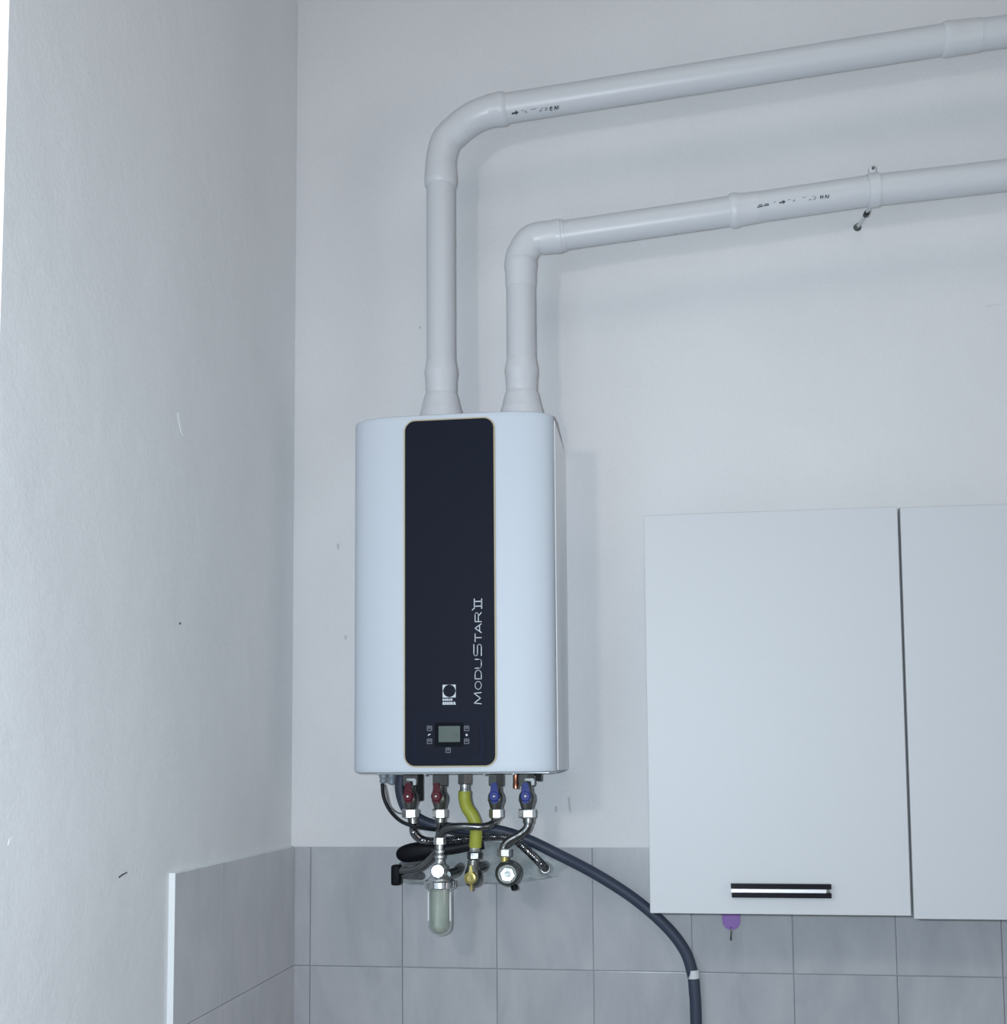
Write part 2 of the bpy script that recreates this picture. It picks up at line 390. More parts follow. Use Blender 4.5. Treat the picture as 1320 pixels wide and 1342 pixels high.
s0, s1, t0, t1 = at(575, 962, yk3).x, at(603, 962, yk3).x, at(588, 972.5, yk3).z, at(588, 951.5, yk3).z
scr = link('screen', rrect(bmesh.new(), s0, s1, t0, t1, yk3+.0005, yk3-.0004, .0008, 2), 'lcd', boiler)
def seg7(bm, cx, cz, w, h, on, y, t=.0008):
    S = {'a': ((-w, h), (w, h)), 'b': ((w, h), (w, 0)), 'c': ((w, 0), (w, -h)), 'd': ((-w, -h), (w, -h)), 'e': ((-w, 0), (-w, -h)), 'f': ((-w, h), (-w, 0)), 'g': ((-w, 0), (w, 0))}
    for k in on: stroke(bm, [(cx+S[k][0][0], cz+S[k][0][1]), (cx+S[k][1][0], cz+S[k][1][1])], t, y, y-.0003)
b = bmesh.new(); cc = at(591.5, 963.5, yk3)
seg7(b, cc.x+.001, cc.z, .0021, .0042, 'bc', yk3-.0004); cc = at(597.5, 963.5, yk3); seg7(b, cc.x, cc.z, .0024, .0042, 'abcdg', yk3-.0004)
link('screen_digits', b, 'lcdk', boiler)
for bxp, byp in ((563, 954.5), (563, 971.5), (611.7, 954.5), (611.7, 971.5), (587.5, 983.3)):
    c = at(bxp, byp, yk2); b = bmesh.new(); h = .0042
    for a, d in (((-h, h), (h, h)), ((h, h), (h, -h)), ((h, -h), (-h, -h)), ((-h, -h), (-h, h)), ((-h*.5, 0), (h*.5, 0)), ((-h*.5, h*.45), (h*.5, h*.45))):
        stroke(b, [(c.x+a[0], c.z+a[1]), (c.x+d[0], c.z+d[1])], .0011, yk2, yk2-.0004)
    link('button', b, 'print_d', boiler)
c = at(563, 963, yk2); b = bmesh.new()
plate(b, [(c.x-.0028, c.z-.0022), (c.x-.0005, c.z-.001), (c.x+.003, c.z+.0018), (c.x-.0012, c.z+.0016), (c.x-.0030, c.z)], yk2, yk2-.0004)
link('tap_symbol', b, 'print_w', boiler)
c = at(611.8, 963.2, yk2); b = lathe(bmesh.new(), (c.x, yk2, c.z), (0, -1, 0), [(0, .0021), (.0004, .0021)], 12)
link('radiator_symbol', b, 'print_w', boiler)

# lettering MODUSTAR II running up the panel
def rot_text(x_base, y_lo, y_hi, h_px, strokes, bm, w):
    """strokes in a unit box (u along the word, v up the letter)"""
    a = at(x_base, y_lo, yk); c = at(x_base, y_hi, yk); hh = a.x - at(x_base-h_px, y_lo, yk).x; wd_ = c.z-a.z
    for s in strokes: stroke(bm, [(a.x-v*hh, a.z+u*wd_) for u, v in s], w, yk, yk-.0004)
def arc(cx, cy, rx, ry, a0, a1, n=8): return [(cx+rx*math.cos(math.radians(a0+(a1-a0)*k/n)), cy+ry*math.sin(math.radians(a0+(a1-a0)*k/n))) for k in range(n+1)]
G = {
 'M': [[(0, 0), (.06, 1), (.5, .12), (.94, 1), (1, 0)]],
 'O': [arc(.5, .5, .5, .5, 0, 360, 20)],
 'D': [[(0, 0), (.55, 0)] + arc(.55, .5, .45, .5, -90, 90) + [(0, 1), (0, 0)]],
 'U': [[(0, 1), (0, .35)] + arc(.3, .35, .3, .35, 180, 270, 5) + arc(.7, .35, .3, .35, 270, 360, 5) + [(1, 1)]],
 'S': [[(1, 1), (.18, 1)] + arc(.18, .76, .18, .24, 90, 270, 6) + [(.82, .52)] + arc(.82, .26, .18, .26, 90, -90, 6) + [(0, 0)]],
 'T': [[(0, 1), (1, 1)], [(.5, 1), (.5, 0)]],
 'A': [[(0, 0), (.5, 1), (1, 0)], [(.2, .28), (.8, .28)]],
 'R': [[(0, 0), (0, 1), (.75, 1)] + arc(.75, .74, .25, .26, 90, -90, 6) + [(.05, .48)], [(.6, .48), (1, 0)]],
 'I': [[(0, 0), (1, 0)], [(0, 1), (1, 1)], [(.5, 0), (.5, 1)]]}
b = bmesh.new()
for ch, lo, hi, hp in (('M', 922.3, 907.6, 9.6), ('O', 903.3, 893, 8.2), ('D', 889.6, 878.2, 8.2), ('U', 875.6, 864, 8.2), ('S', 859.3, 844.4, 9.8), ('T', 840.8, 830.4, 8.2), ('A', 829, 817.5, 8.2), ('R', 814.6, 802.8, 8.2)):
    rot_text(631, lo, hi, hp, G[ch], b, .00155)
for lo, hi in ((797.4, 791.2), (791.2, 784.9)): rot_text(631.4, lo, hi, 9.6, G['I'], b, .0019)
rot_text(631.4, 799.2, 796.5, 13, [[(0, .95), (1, .75)]], b, .0014)
link('lettering', b, 'print_w', boiler)
# square emblem with a disc cut out and two lines of tiny lettering below
e0, e1 = at(580.2, 905, yk).x, at(597.4, 905, yk).x; f1, f0 = at(588, 897.3, yk).z, at(588, 914.2, yk).z
cx, cz = (e0+e1)/2+.0003, (f0+f1)/2+.0004; rad = (e1-e0)/2*.93
b = bmesh.new()
for sx, sz in ((1, 1), (-1, 1), (-1, -1), (1, -1)):
    X = e1 if sx > 0 else e0; Zc = f1 if sz > 0 else f0
    pts = [(X, Zc)] + [(cx+sx*rad*math.cos(t), cz+sz*rad*math.sin(t)) for t in [math.radians(4+82*k/10) for k in range(11)]]
    pts = [pts[0], (X, pts[1][1])] + pts[1:] + [(pts[-1][0], Zc)]
    plate(b, pts, yk, yk-.0004)
link('emblem', b, 'print_w', boiler)
b = bmesh.new(); wE = (e1-e0)
r1a, r1b, r2a, r2b = at(588, 915.6, yk).z, at(588, 918.4, yk).z, at(588, 919.9, yk).z, at(588, 923.6, yk).z
for k in range(5):
    x = e0+wE*(.0+.155*k); plate(b, [(x, r1b), (x+wE*.125, r1b), (x+wE*.125, r1a), (x+(.03 if k % 2 else 0)*wE, r1a)], yk, yk-.0004)
for k in range(5):
    x = e0+wE*(.0+.16*k); plate(b, [(x, r2b), (x+wE*.135, r2b), (x+wE*.135, r2a), (x, r2a)], yk, yk-.0004)
x = e0+wE*.81; plate(b, [(x-.0004, r2b), (x+wE*.2, r2b), (x+wE*.12, r2a+.0006), (x+.0012, r2a+.0004)], yk, yk-.0004)
link('emblem_lettering', b, 'print_w', boiler)
# small screws under the casing
for pxs in (556, 634, 672):
    p = at(pxs, 1015, -.21); link('screw', lathe(bmesh.new(), (p.x, -.20, BZ0-.003), (0, 0, -1), [(0, .0032), (.002, .0030), (.003, .0015)], 10), 'chrome', boiler, smooth=True)

# ------------------------------------------------------------------ flue pipes
YP, RP = -.15, .0292
def pipe_sec(name, a, c, r, parent, m='plastic', lip=0):
    d = (c-a); L = d.length
    pr = [(0, r), (L, r)] if not lip else [(0, r-.001), (.002, r+.0015), (.014, r+.003), (.020, r+.0012), (L-.004, r+.0008), (L, r)]
    return link(name, lathe(bmesh.new(), a, d, pr, 36), m, parent, smooth=True)
def collar(p, parent, o=0):
    z = lambda py: at(p[3], py+o, YP).z-BZ1
    return link('adapter_collar', lathe(bmesh.new(), (p[0], p[1], BZ1), (0, 0, 1), [(0, .046), (.004, .046), (.007, .044), (z(543), .0425), (z(539), .0412), (z(536), .0392), (z(530), .0372), (z(524), .0352), (z(520), .0335), (z(518), .0322), (z(517.5), .0300)], 40), 'plastic2', parent, smooth=True)
def sock(p, parent, o=0):
    z = lambda py: at(p[3], py+o, YP).z
    z0 = z(518)
    return link('socket', lathe(bmesh.new(), (p[0], p[1], z0), (0, 0, 1), [(0, .0300), (.002, .0306), (z(510)-z0, .0313), (z(500)-z0, .0315), (z(495)-z0, .0328), (z(490)-z0, .0337), (z(486)-z0, .0330), (z(479)-z0, .0308), (z(474)-z0, .0294)], 36), 'plastic2', parent, smooth=True)

hp = at(577.5, 350, YP)
t1 = thing('flue_pipe', 'upper white plastic flue pipe rising from the left of the boiler top', 'pipe', (hp.x, YP, BZ1), )
q_ = (hp.x, YP, 0, 577); collar(q_, t1); sock(q_, t1)
eb = at(577, 214, YP); e2 = at(657, 143, YP)
zb = eb.z
pipe_sec('pipe_section', Vector((hp.x, YP, BZ1+.08)), Vector((hp.x, YP, zb)), RP, t1)
far1 = at(1236, 52, YP); end1 = at(1320, 41, YP)
dr = (far1-e2).normalized()
# elbow: two gentle bends
pts = [Vector((hp.x, YP, zb-.03)), Vector((hp.x, YP, zb)), at(584, 186, YP), at(600, 169, YP), at(617, 156, YP), at(636, 147.5, YP), e2, e2+dr*.008]
link('elbow', tube(bmesh.new(), resample(spline(pts, 10), .006), RP+.0018, 36), 'plastic2', t1, smooth=True)
link('socket_lip', lathe(bmesh.new(), (hp.x, YP, zb-.052), (0, 0, 1), [(0, .0295), (.003, .0322), (.014, .0335), (.022, .0330), (.052, .0312)], 36), 'plastic2', t1, smooth=True)
link('socket_lip', lathe(bmesh.new(), e2+dr*.011, -dr, [(0, .0295), (.003, .0322), (.013, .0337), (.020, .0325), (.040, .0312)], 36), 'plastic2', t1, smooth=True)
pipe_sec('pipe_section', e2+dr*.002, far1+dr*.01, RP, t1)
d2 = (end1-far1).normalized()
link('socket_lip', lathe(bmesh.new(), far1-dr*.002, d2, [(0, .0295), (.002, .0318), (.014, .0332), (.020, .0318), (.07, .031)], 36), 'plastic2', t1, smooth=True)
pipe_sec('pipe_section', far1+d2*.05, far1+d2*.75, RP, t1)

lp = at(682.5, 420, YP)
t2 = thing('flue_pipe', 'lower white plastic flue pipe rising from the right of the boiler top', 'pipe', (lp.x, YP, BZ1))
q_ = (lp.x, YP, 0, 682); collar(q_, t2, -3); sock(q_, t2, -3)
zb = at(684, 347, YP).z
pipe_sec('pipe_section', Vector((lp.x, YP, BZ1+.08)), Vector((lp.x, YP, zb)), RP, t2)
f0 = at(733, 309.3, YP); f1_ = at(962, 276, YP); f2_ = at(1135, 250.5, YP); f3_ = at(1320, 229.5, YP)
dr2 = (f1_-f0).normalized()
pts = [Vector((lp.x, YP, zb-.01)), Vector((lp.x, YP, zb+.012)), at(688, 326, YP), at(696.5, 315.5, YP), at(710, 311.5, YP), f0-dr2*.004, f0+dr2*.01]
link('elbow', tube(bmesh.new(), resample(spline(pts, 10), .004), RP+.0020, 36), 'plastic2', t2, smooth=True)
link('socket_lip', lathe(bmesh.new(), (lp.x, YP, zb-.05), (0, 0, 1), [(0, .0296), (.006, .0305), (.036, .0312), (.043, .0328), (.052, .0330), (.058, .0312)], 36), 'plastic2', t2, smooth=True)
link('socket_lip', lathe(bmesh.new(), f0+dr2*.006, -dr2, [(0, .0295), (.002, .0325), (.011, .0335), (.017, .0322), (.045, .0312)], 36), 'plastic2', t2, smooth=True)
pipe_sec('pipe_section', f0, f1_, RP-.0005, t2)
dr3 = (f2_-f1_).normalized(); dr4 = (f3_-f2_).normalized()
link('socket_lip', lathe(bmesh.new(), f1_-dr3*.010, dr3, [(0, .0295), (.004, .0325), (.012, .0335), (.018, .0322), (.026, .0305), (.055, .0298)], 36), 'plastic2', t2, smooth=True)
pipe_sec('pipe_section', f1_+dr3*.02, f2_, RP, t2)
pipe_sec('pipe_section', f2_, f2_+dr4*.92, RP+.0003, t2)

# printed marks on the pipes
def pipe_print(parent, centre_a, centre_b, items):
    ax = (centre_b-centre_a).normalized()
    for name, ink, shapes in items:
        b = bmesh.new()
        for s in shapes:                    # s: list of pixel points
            q = []
            for x, y in s:
                d = at(x, y, YP)-CAM; w0 = CAM-centre_a          # where the pixel's ray meets the front of the pipe
                dp = d-ax*d.dot(ax); wp = w0-ax*w0.dot(ax)
                A_, B_2, C_ = dp.dot(dp), 2*dp.dot(wp), wp.dot(wp)-(RP+.0002)**2
                k = (-B_2-math.sqrt(max(0, B_2*B_2-4*A_*C_)))/(2*A_); p = CAM+d*k
                nn = (p-centre_a); nn = (nn-ax*nn.dot(ax)).normalized(); q.append((p, p+nn*.0008))
            A = [b.verts.new(a) for a, _ in q]; B = [b.verts.new(c) for _, c in q]
            for i in range(len(q)): j = (i+1) % len(q); b.faces.new((A[i], A[j], B[j], B[i]))
            b.faces.new(A[::-1]); b.faces.new(B)
        o = link(name, b, ink, parent)
        if name == 'printed_letters': o['kind'] = 'stuff'          # strokes of one or two pixels
def bar(x0, y0, x1, y1, w=1.1):
    d = Vector((x1-x0, y1-y0)).normalized(); n = Vector((-d.y, d.x))*w/2
    return [(x0+n.x, y0+n.y), (x1+n.x, y1+n.y), (x1-n.x, y1-n.y), (x0-n.x, y0-n.y)]
pipe_print(t1, e2, far1, [
 ('printed_arrow', 'ink', [bar(670.8, 149, 677, 147.6, 2.2), [(675.5, 144.5), (679.8, 147), (676.2, 150.6)]]),
 ('printed_letters', 'ink2', [bar(683, 145.2, 687, 144.6, .9), bar(688.5, 145, 690.5, 147.8, 1.8), bar(695.5, 143.6, 703, 142.2, 1),
   bar(707, 145.6, 710.5, 144.2, 1.8), bar(709.5, 142, 712, 141.4, 1), bar(714.5, 144.8, 717.5, 141.8, 2.2), bar(714, 141.2, 717, 140.8, .9)]),
 ('printed_letters', 'ink', [bar(721, 144.3, 722.8, 139.5, 1.3), bar(720, 141.4, 724.4, 140.8, 1), bar(721, 144.4, 724, 144, .9),
   bar(727, 143.6, 727.4, 138.8, 1.2), bar(727.4, 139.2, 729.8, 143, 1.2), bar(730, 143.4, 730.4, 138.6, 1.1), bar(732, 138.5, 732.2, 142.6, 1)]),
])
pipe_print(t2, f1_, f2_, [
 ('printed_arrow', 'ink', [bar(1021.5, 266, 1027, 264.6, 2), [(1025.6, 262.2), (1030, 264), (1026.6, 267.6)]]),
 ('printed_letters', 'ink', [bar(992.5, 271.6, 1000, 270, 1.6), bar(994, 269.2, 999, 268, 1.1), bar(1001, 269.8, 1008, 268.4, 1.5), bar(1002.5, 267.6, 1007.5, 266.8, 1.0)]),
 ('printed_letters', 'ink2', [bar(1014, 266.4, 1017, 263.6, .8), bar(1032.5, 262, 1036, 261.4, .9), bar(1039.5, 264, 1042, 261.8, 2.0), bar(1052, 259, 1057, 258.2, .8),
   bar(1060, 262.4, 1063.5, 260.8, 1.6), bar(1066.5, 262, 1069.5, 258.6, 2.0), bar(1065, 257.6, 1069, 257, .8)]),
 ('printed_letters', 'ink', [bar(1075.5, 260.6, 1076, 256, 1.2), bar(1075, 258.4, 1079, 257.8, 1.2), bar(1078.6, 260.4, 1078.8, 255.8, 1), bar(1082, 260, 1082.3, 255.4, 1.1), bar(1082.4, 255.6, 1085.2, 259.4, 1.1), bar(1086, 259.6, 1086.4, 255, 1.1)]),
])

# pipe clamp with its threaded rod to the wall
cp = at(1144, 249.5, YP); cl = thing('pipe_clamp', 'white pipe clamp with a threaded rod holding the lower flue pipe to the wall', 'clamp', (cp.x, 0, cp.z))
link('clamp_band', lathe(bmesh.new(), cp-dr4*.010, dr4, [(0, .0300), (0, .0320), (.020, .0320), (.020, .0300)], 36), 'plastic2', cl, smooth=True)
tb = Vector((-dr4.z, 0, dr4.x))
link('clamp_ear', box(cp+tb*.031+Vector((-.006, -.010, 0)), cp+tb*.031+Vector((.006, .004, .014)), .001), 'plastic2', cl)
q = cp+tb*.040; link('clamp_screw', lathe(bmesh.new(), (q.x+.002, q.y-.004, q.z-.001), (0, -1, .1), [(0, .003), (.010, .003), (.012, .002)], 10), 'dkmetal', cl)
wa = at(1124, 298, PB)
rb = cp - tb*.028 + Vector((-.004, .012, 0))
link('threaded_rod', tube(bmesh.new(), [Vector((wa.x, PB, wa.z)), Vector((wa.x, YP+.03, wa.z-.0)) .lerp(rb, .9)], .0034, 10), 'plastic2', cl, smooth=True)
link('rod_nut', hexnut(Vector((wa.x, PB, wa.z)).lerp(rb, .62), rb-Vector((wa.x, PB, wa.z)), .020, .0058), 'rubber', cl)
link('wall_anchor', lathe(bmesh.new(), (wa.x, PB, wa.z), (0, -1, 0), [(0, .0085), (.002, .008), (.004, .0055), (.012, .005)], 18), 'dkmetal', cl, smooth=True)

# ------------------------------------------------------------------ wall cabinets
CD, CX0, CW, CZ0, CHt = -.3147, .7194, .4496, Z0+.1568, .7163
DT = .018
def cabinet(x0, x1, z0, z1, label, handle, hinge_gap=.0015):
    t = thing('wall_cabinet', label, 'cabinet', ((x0+x1)/2, 0, z0), 'white wall cabinets')
    b = bmesh.new(); s = .016; yf = CD+DT+.002
    yb = -.0005
    bx(b, (x0+.001, PB, z0+.003), (x0+s, yf, z1-.001)) if False else None
    for lo, hi in (((x0+.001, yb, z0+.003), (x0+s, yf, z1-.001)), ((x1-s, yb, z0+.003), (x1-.001, yf, z1-.001)), ((x0+s, yb, z0+.003), (x1-s, yf, z0+s+.003)), ((x0+s, yb, z1-s), (x1-s, yf, z1-.001)), ((x0+s, yb, z0+.02), (x1-s, yb-.006, z1-s))):
        bx(b, lo, hi)
    link('carcass', b, 'carc', t)
    link('shelf', box((x0+s, yb-.006, (z0+z1)/2), (x1-s, yf+.02, (z0+z1)/2+.016)), 'carc', t)
    b = box((x0+hinge_gap, CD+DT, z0), (x1-hinge_gap, CD, z1), .0012)
    d = link('door', b, 'door', t)
    for lo, hi in (((x0+hinge_gap-.0006, CD+.0020, z0+.001), (x0+hinge_gap+.0004, CD+DT-.001, z1+.0004)), ((x0+hinge_gap, CD+.0016, z1-.0004), (x1-hinge_gap, CD+DT-.001, z1+.0007))):
        e = link('edge_band', box(lo, hi), 'edgeb', d); e.matrix_parent_inverse = Matrix.Identity(4)
    if handle: handle(d)
    return t
def child2(o, par): o.matrix_parent_inverse = Matrix.Identity(4)
def handle1(d):
    y = CD
    a = at(958, 1167, y-.006); c = at(1089.5, 1167, y-.006); zc = at(1020, 1167.2, y-.006).z
    for k, (dz, h) in enumerate(((.0078, .0044), (-.0078, .0044))):
        o = link('handle_reflection', box((a.x+(.001 if k else 0), y, zc+dz-h), (c.x, y-.012, zc+dz+h), .001), 'hblack', d); o.matrix_parent_inverse = d.matrix_world.inverted()  # dark reflections of the chrome bar, built as black strips
    o = link('handle', box((a.x, y-.001, zc-.0034), (c.x-.009, y-.014, zc+.0034), .0009), 'alum', d); o.matrix_parent_inverse = d.matrix_world.inverted()
    o = link('handle_end', box((c.x-.009, y, zc-.0034), (c.x-.002, y-.008, zc+.0034), .0006), 'dkmetal', d); o.matrix_parent_inverse = d.matrix_world.inverted()
c1 = cabinet(CX0, CX0+CW, CZ0, CZ0+CHt, 'white wall cabinet beside the boiler, its door with a chrome bar handle banded with dark reflections', handle1)
c2 = cabinet(CX0+CW+.0022, CX0+2*CW+.0022, CZ0-.0052, CZ0+CHt-.002, 'white wall cabinet at the right edge, plain door with no handle in view', None)

# purple hook on the tiles under the cabinet
p0 = at(958.5, 1204, -.002)
hk = thing('wall_hook', 'small purple oval wall hook below the cabinet handle', 'hook', (p0.x, 0, p0.z))
b = bmesh.new(); r = .0185
pts = [(p0.x+.0178, p0.z+.018), (p0.x-.0178, p0.z+.018)]
for k in range(15): t = math.pi + math.pi*k/14; pts.append((p0.x+.0178*math.cos(t), p0.z-.004+.0185*math.sin(t)))
plate(b, pts, 0, -.006)
bmesh.ops.bevel(b, geom=[e for e in b.edges if all(v.co.y < -.005 for v in e.verts)], offset=.002, segments=2, affect='EDGES')
link('hook_plate', b, 'purple', hk, smooth=True)
b = bmesh.new(); pts2 = [(p0.x+(x-p0.x)*.72, p0.z+(z-p0.z)*.74) for x, z in pts]; plate(b, pts2, -.006, -.0075)
link('hook_face', b, 'purple', hk)
pa = at(958.5, 1219, -.006); pb_ = at(958, 1231, -.012)
link('hook_tip', tube(bmesh.new(), spline([pa+Vector((0, 0, .006)), pa, pb_, pb_+Vector((0, -.006, .003))], 8), .0019, 10), 'dkmetal', hk, smooth=True)

# ------------------------------------------------------------------ plumbing under the boiler
YV = -.150                                    # depth of the connection row
K = (2.4208+YV)/FPX                           # metres per photograph pixel at that depth
def V(px, py, dy=0): return at(px, py, YV+dy)
def valve(px, hm, hx, label, drop=0, hexw=11.5, nutw=11, low=(1060, 1072), tw=.23):
    top = V(px, 1015); X = top.x
    t = thing('ball_valve', label, 'valve', (X, YV, V(px, 1072).z))
    zt = BZ0-.003
    z = lambda py: V(px, py).z
    link('top_nut', hexnut((X, YV, z(1030)), (0, 0, 1), zt-z(1030), nutw*K, tw+.48), 'dkmetal', t)
    link('valve_body', lathe(bmesh.new(), (X, YV, z(1061)), (0, 0, 1), [(0, 7*K), (.004, 8*K), (.010, 9*K), (.018, 11*K), (.028, 10.5*K), (.036, 7.5*K), (.048, 7*K)], 20), 'dkmetal', t, smooth=True)
    link('union_nut', hexnut((X, YV, z(low[1])), (0, 0, 1), z(low[0])-z(low[1]), hexw*K, tw), 'brushed', t)
    hc = at(hx, 1043.5, YV-.030)
    link('spindle', lathe(bmesh.new(), (hc.x, YV-.008, hc.z), (0, -1, 0), [(0, .006), (.018, .006)], 14), 'chrome_r', t, smooth=True)
    # handle: round boss and an upright wing
    b = bmesh.new()
    lathe(b, (hc.x, YV-.022, hc.z), (0, -1, 0), [(0, .0092), (.002, .0104), (.010, .0104), (.013, .0085)], 24)
    w = .0058; zt2 = hc.z+.026
    A = [(-.0085, hc.z+.002), (.0085, hc.z+.002), (w+.0006, hc.z+.014), (w, zt2-.002), (w-.002, zt2), (-w+.002, zt2), (-w, zt2-.002), (-w-.0006, hc.z+.014)]
    plate(b, [(hc.x+x, z_) for x, z_ in A], YV-.022, YV-.0335)
    plate(b, [(hc.x-.0085, hc.z), (hc.x+.0085, hc.z), (hc.x+.0055, hc.z-.0135), (hc.x-.0055, hc.z-.0135)], YV-.022, YV-.031)
    h = link('handle', b, hm, t)
    s = link('handle_screw', lathe(bmesh.new(), (hc.x, YV-.035, hc.z), (0, -1, 0), [(0, .0028), (.0012, .0026), (.002, .0012)], 12), 'chrome', h, smooth=True)
    s.matrix_parent_inverse = Matrix.Translation(-Vector(t.location)) @ Matrix.Identity(4)
    s.matrix_parent_inverse = Matrix.Identity(4) if False else h.matrix_parent_inverse.inverted() @ Matrix.Translation(-t.location)
    return t
valve(538, 'red', 535, 'leftmost ball valve under the boiler, dark red handle beside the black box')
valve(576.5, 'red', 572, 'second ball valve from the left under the boiler, dark red handle', hexw=10)
valve(650, 'blue', 648, 'ball valve with blue handle right of the yellow hose, above the curved hose', hexw=9.5)
valve(690.5, 'blue', 689, 'rightmost ball valve under the boiler, blue handle, beside the copper stub')

def hose(name, label, cat, pts, r, m, ribbed=False, ferrules=(), group=None, braid=False):
    t = thing(name, label, cat, pts[0], group)
    path = spline(pts, 14)
    if ribbed:
        pp = resample(path, .00085)
        b = tube(bmesh.new(), pp, lambda i, n, s: r*(1+.11*math.sin(2*math.pi*s/.0044)), 14)
    else:
        b = tube(bmesh.new(), resample(path, .004), r, 16)
    link('braided_sleeve' if not ribbed else 'corrugated_tube', b, m, t, smooth=True)
    for (i0, i1, rr, mm) in ferrules:
        L = resample(path, .002)
        a = L[i0]; c = L[i1]
        link('ferrule', lathe(bmesh.new(), a, c-a, [(0, rr*.9), (.001, rr), ((c-a).length-.001, rr), ((c-a).length, rr*.9)], 18), mm, t, smooth=True)
    return t
# left valve: corrugated hose sweeping right behind everything to the wall rosette
hose('flexible_hose', 'corrugated steel hose from the leftmost valve, running right to the wall ring', 'hose',
     [V(541, 1068), V(541.5, 1082), V(543, 1092, .01), V(552, 1100, .04), V(568, 1102.5, .055), V(600, 1100, .062), V(640, 1096.5, .060), V(668, 1098, .055), V(684, 1108, .06), V(699, 1122, .08), V(711, 1134, .105), V(715, 1138, .138)],
     5.2*K, 'steel2', ribbed=True, ferrules=((0, 9, 7*K, 'dkmetal'),))
# second valve: hose dropping behind the filter to the black-capped tap
hose('flexible_hose', 'steel hose dropping from the second valve behind the filter to the black capped tap', 'hose',
     [V(577.5, 1068), V(577, 1080), V(576, 1096, .02), V(573, 1115, .035), V(562, 1128, .044), V(549, 1138, .05), V(535, 1141.5, .058), V(526, 1141.5, .064)],
     5.4*K, 'steel', ferrules=((0, 8, 7*K, 'dkmetal'),))
# first blue valve: smooth hose bending left over the filter
hose('flexible_hose', 'smooth steel hose curving from the left blue valve over the yellow hose to the filter', 'hose',
     [V(650.5, 1068), V(650, 1073), V(645, 1080, -.012), V(632, 1083.5, -.025), V(610, 1083, -.028), V(592, 1084, -.022), V(581, 1089, -.012), V(577, 1096, -.004), V(576.5, 1103)],
     4.9*K, 'steel', ferrules=((0, 5, 6.5*K, 'dkmetal'),))
# right blue valve: hose to the stop valve
hose('flexible_hose', 'short steel hose bending from the rightmost blue valve down to the round stop valve', 'hose',
     [V(692.5, 1068), V(693, 1078), V(689, 1088), V(678, 1096), V(667, 1102), V(661, 1109), V(660, 1118)],
     5.6*K, 'steel', ferrules=((0, 8, 7.5*K, 'dkmetal'),))

# yellow gas hose and the gas tap
g = thing('gas_hose', 'yellow coated gas hose under the middle of the boiler', 'hose', V(610, 1030))
p = V(609, 1020); zt = BZ0-.003; zz = lambda py: V(610, py).z
link('union_nut', hexnut((p.x, YV, zz(1028)), (0, 0, 1), zt-zz(1028), 9.8*K, .65), 'dkmetal', g)
link('hose_tail', lathe(bmesh.new(), (p.x, YV, zz(1040)), (0, 0, 1), [(0, 7*K), (.004, 7.3*K), (.008, 6.2*K), (.018, 6.0*K)], 18), 'chrome_r', g, smooth=True)
link('yellow_sleeve', hosemesh([V(609, 1036.5), V(609, 1046), V(612, 1058, -.004), V(618.5, 1068, -.006), V(623, 1079, -.006), V(624, 1090, -.004), V(623, 1110)], 8.3*K, .003, 22), 'yellow', g, smooth=True)
link('lower_ferrule', lathe(bmesh.new(), V(622.5, 1117), (0, 0, 1), [(0, 6.2*K), (.002, 7*K), (.012, 7*K), (.0135, 6.2*K)], 18), 'brushed', g, smooth=True)
link('lower_nut', hexnut(V(622, 1126), (0, 0, 1), .014, 9.6*K, .15), 'dkmetal', g)
gt = thing('gas_tap', 'brass gas tap with a round boss under the yellow hose', 'tap', V(620, 1147))
link('tap_body', lathe(bmesh.new(), V(620.5, 1162, .004), (0, 0, 1), [(0, 6*K), (.004, 9.5*K), (.014, 11.5*K), (.028, 11*K), (.038, 8.5*K), (.052, 7*K)], 22), 'dkmetal', gt, smooth=True)
c = V(619.5, 1149.5)
link('brass_boss', lathe(bmesh.new(), (c.x, YV-.010, c.z), (-.15, -1, 0), [(0, .012), (.006, .0125), (.012, .0115), (.013, .0085), (.010, .0075), (.010, .0045), (.014, .004)], 26), 'brass', gt, smooth=True)
b = plate(bmesh.new(), [(c.x-.0042, c.z+.008), (c.x-.0022, c.z+.024), (c.x+.0018, c.z+.024), (c.x+.004, c.z+.008)], YV-.012, YV-.020)
link('brass_lever', b, 'brass', gt)
link('brass_nipple', lathe(bmesh.new(), V(618, 1167, -.008), (0, 0, 1), [(0, .003), (.008, .0032), (.016, .0055)], 12), 'brass', gt, smooth=True)
link('wall_stub', tube(bmesh.new(), spline([V(622, 1140), V(632, 1136, .05), V(636, 1134, .148)], 8), 7*K, 16), 'dkmetal', gt, smooth=True)

# water filter with a clear bowl
ft = thing('water_filter', 'chrome water filter with a clear bowl of pale crystals hanging below the boiler', 'filter', V(577, 1226))
X = V(576.5, 1101)
zf = lambda py: V(577, py).z
link('top_nut', hexnut((X.x, YV, zf(1107)), (0, 0, 1), zf(1097)-zf(1107), 8.2*K, .22), 'brushed', ft)
link('neck', lathe(bmesh.new(), (X.x, YV, zf(1133)), (0, 0, 1), [(0, 7*K), (.003, 6.6*K), (.006, 5.4*K), (.011, 5.6*K), (.013, 7.2*K), (.018, 7.2*K), (.020, 5.0*K), (.0225, 5.2*K), (.024, 6.6*K), (.028, 6.4*K), (.0295, 5*K), (.040, 5*K)], 24), 'chrome_r', ft, smooth=True)
c = V(575.5, 1140, 0)
link('hex_plug', lathe(bmesh.new(), (c.x, YV-.016, c.z), (.22, -1, 0), [(0, 9.4*K), (.010, 9.4*K), (.0125, 8.4*K)], 10, twist=.2), 'chrome_r', ft)
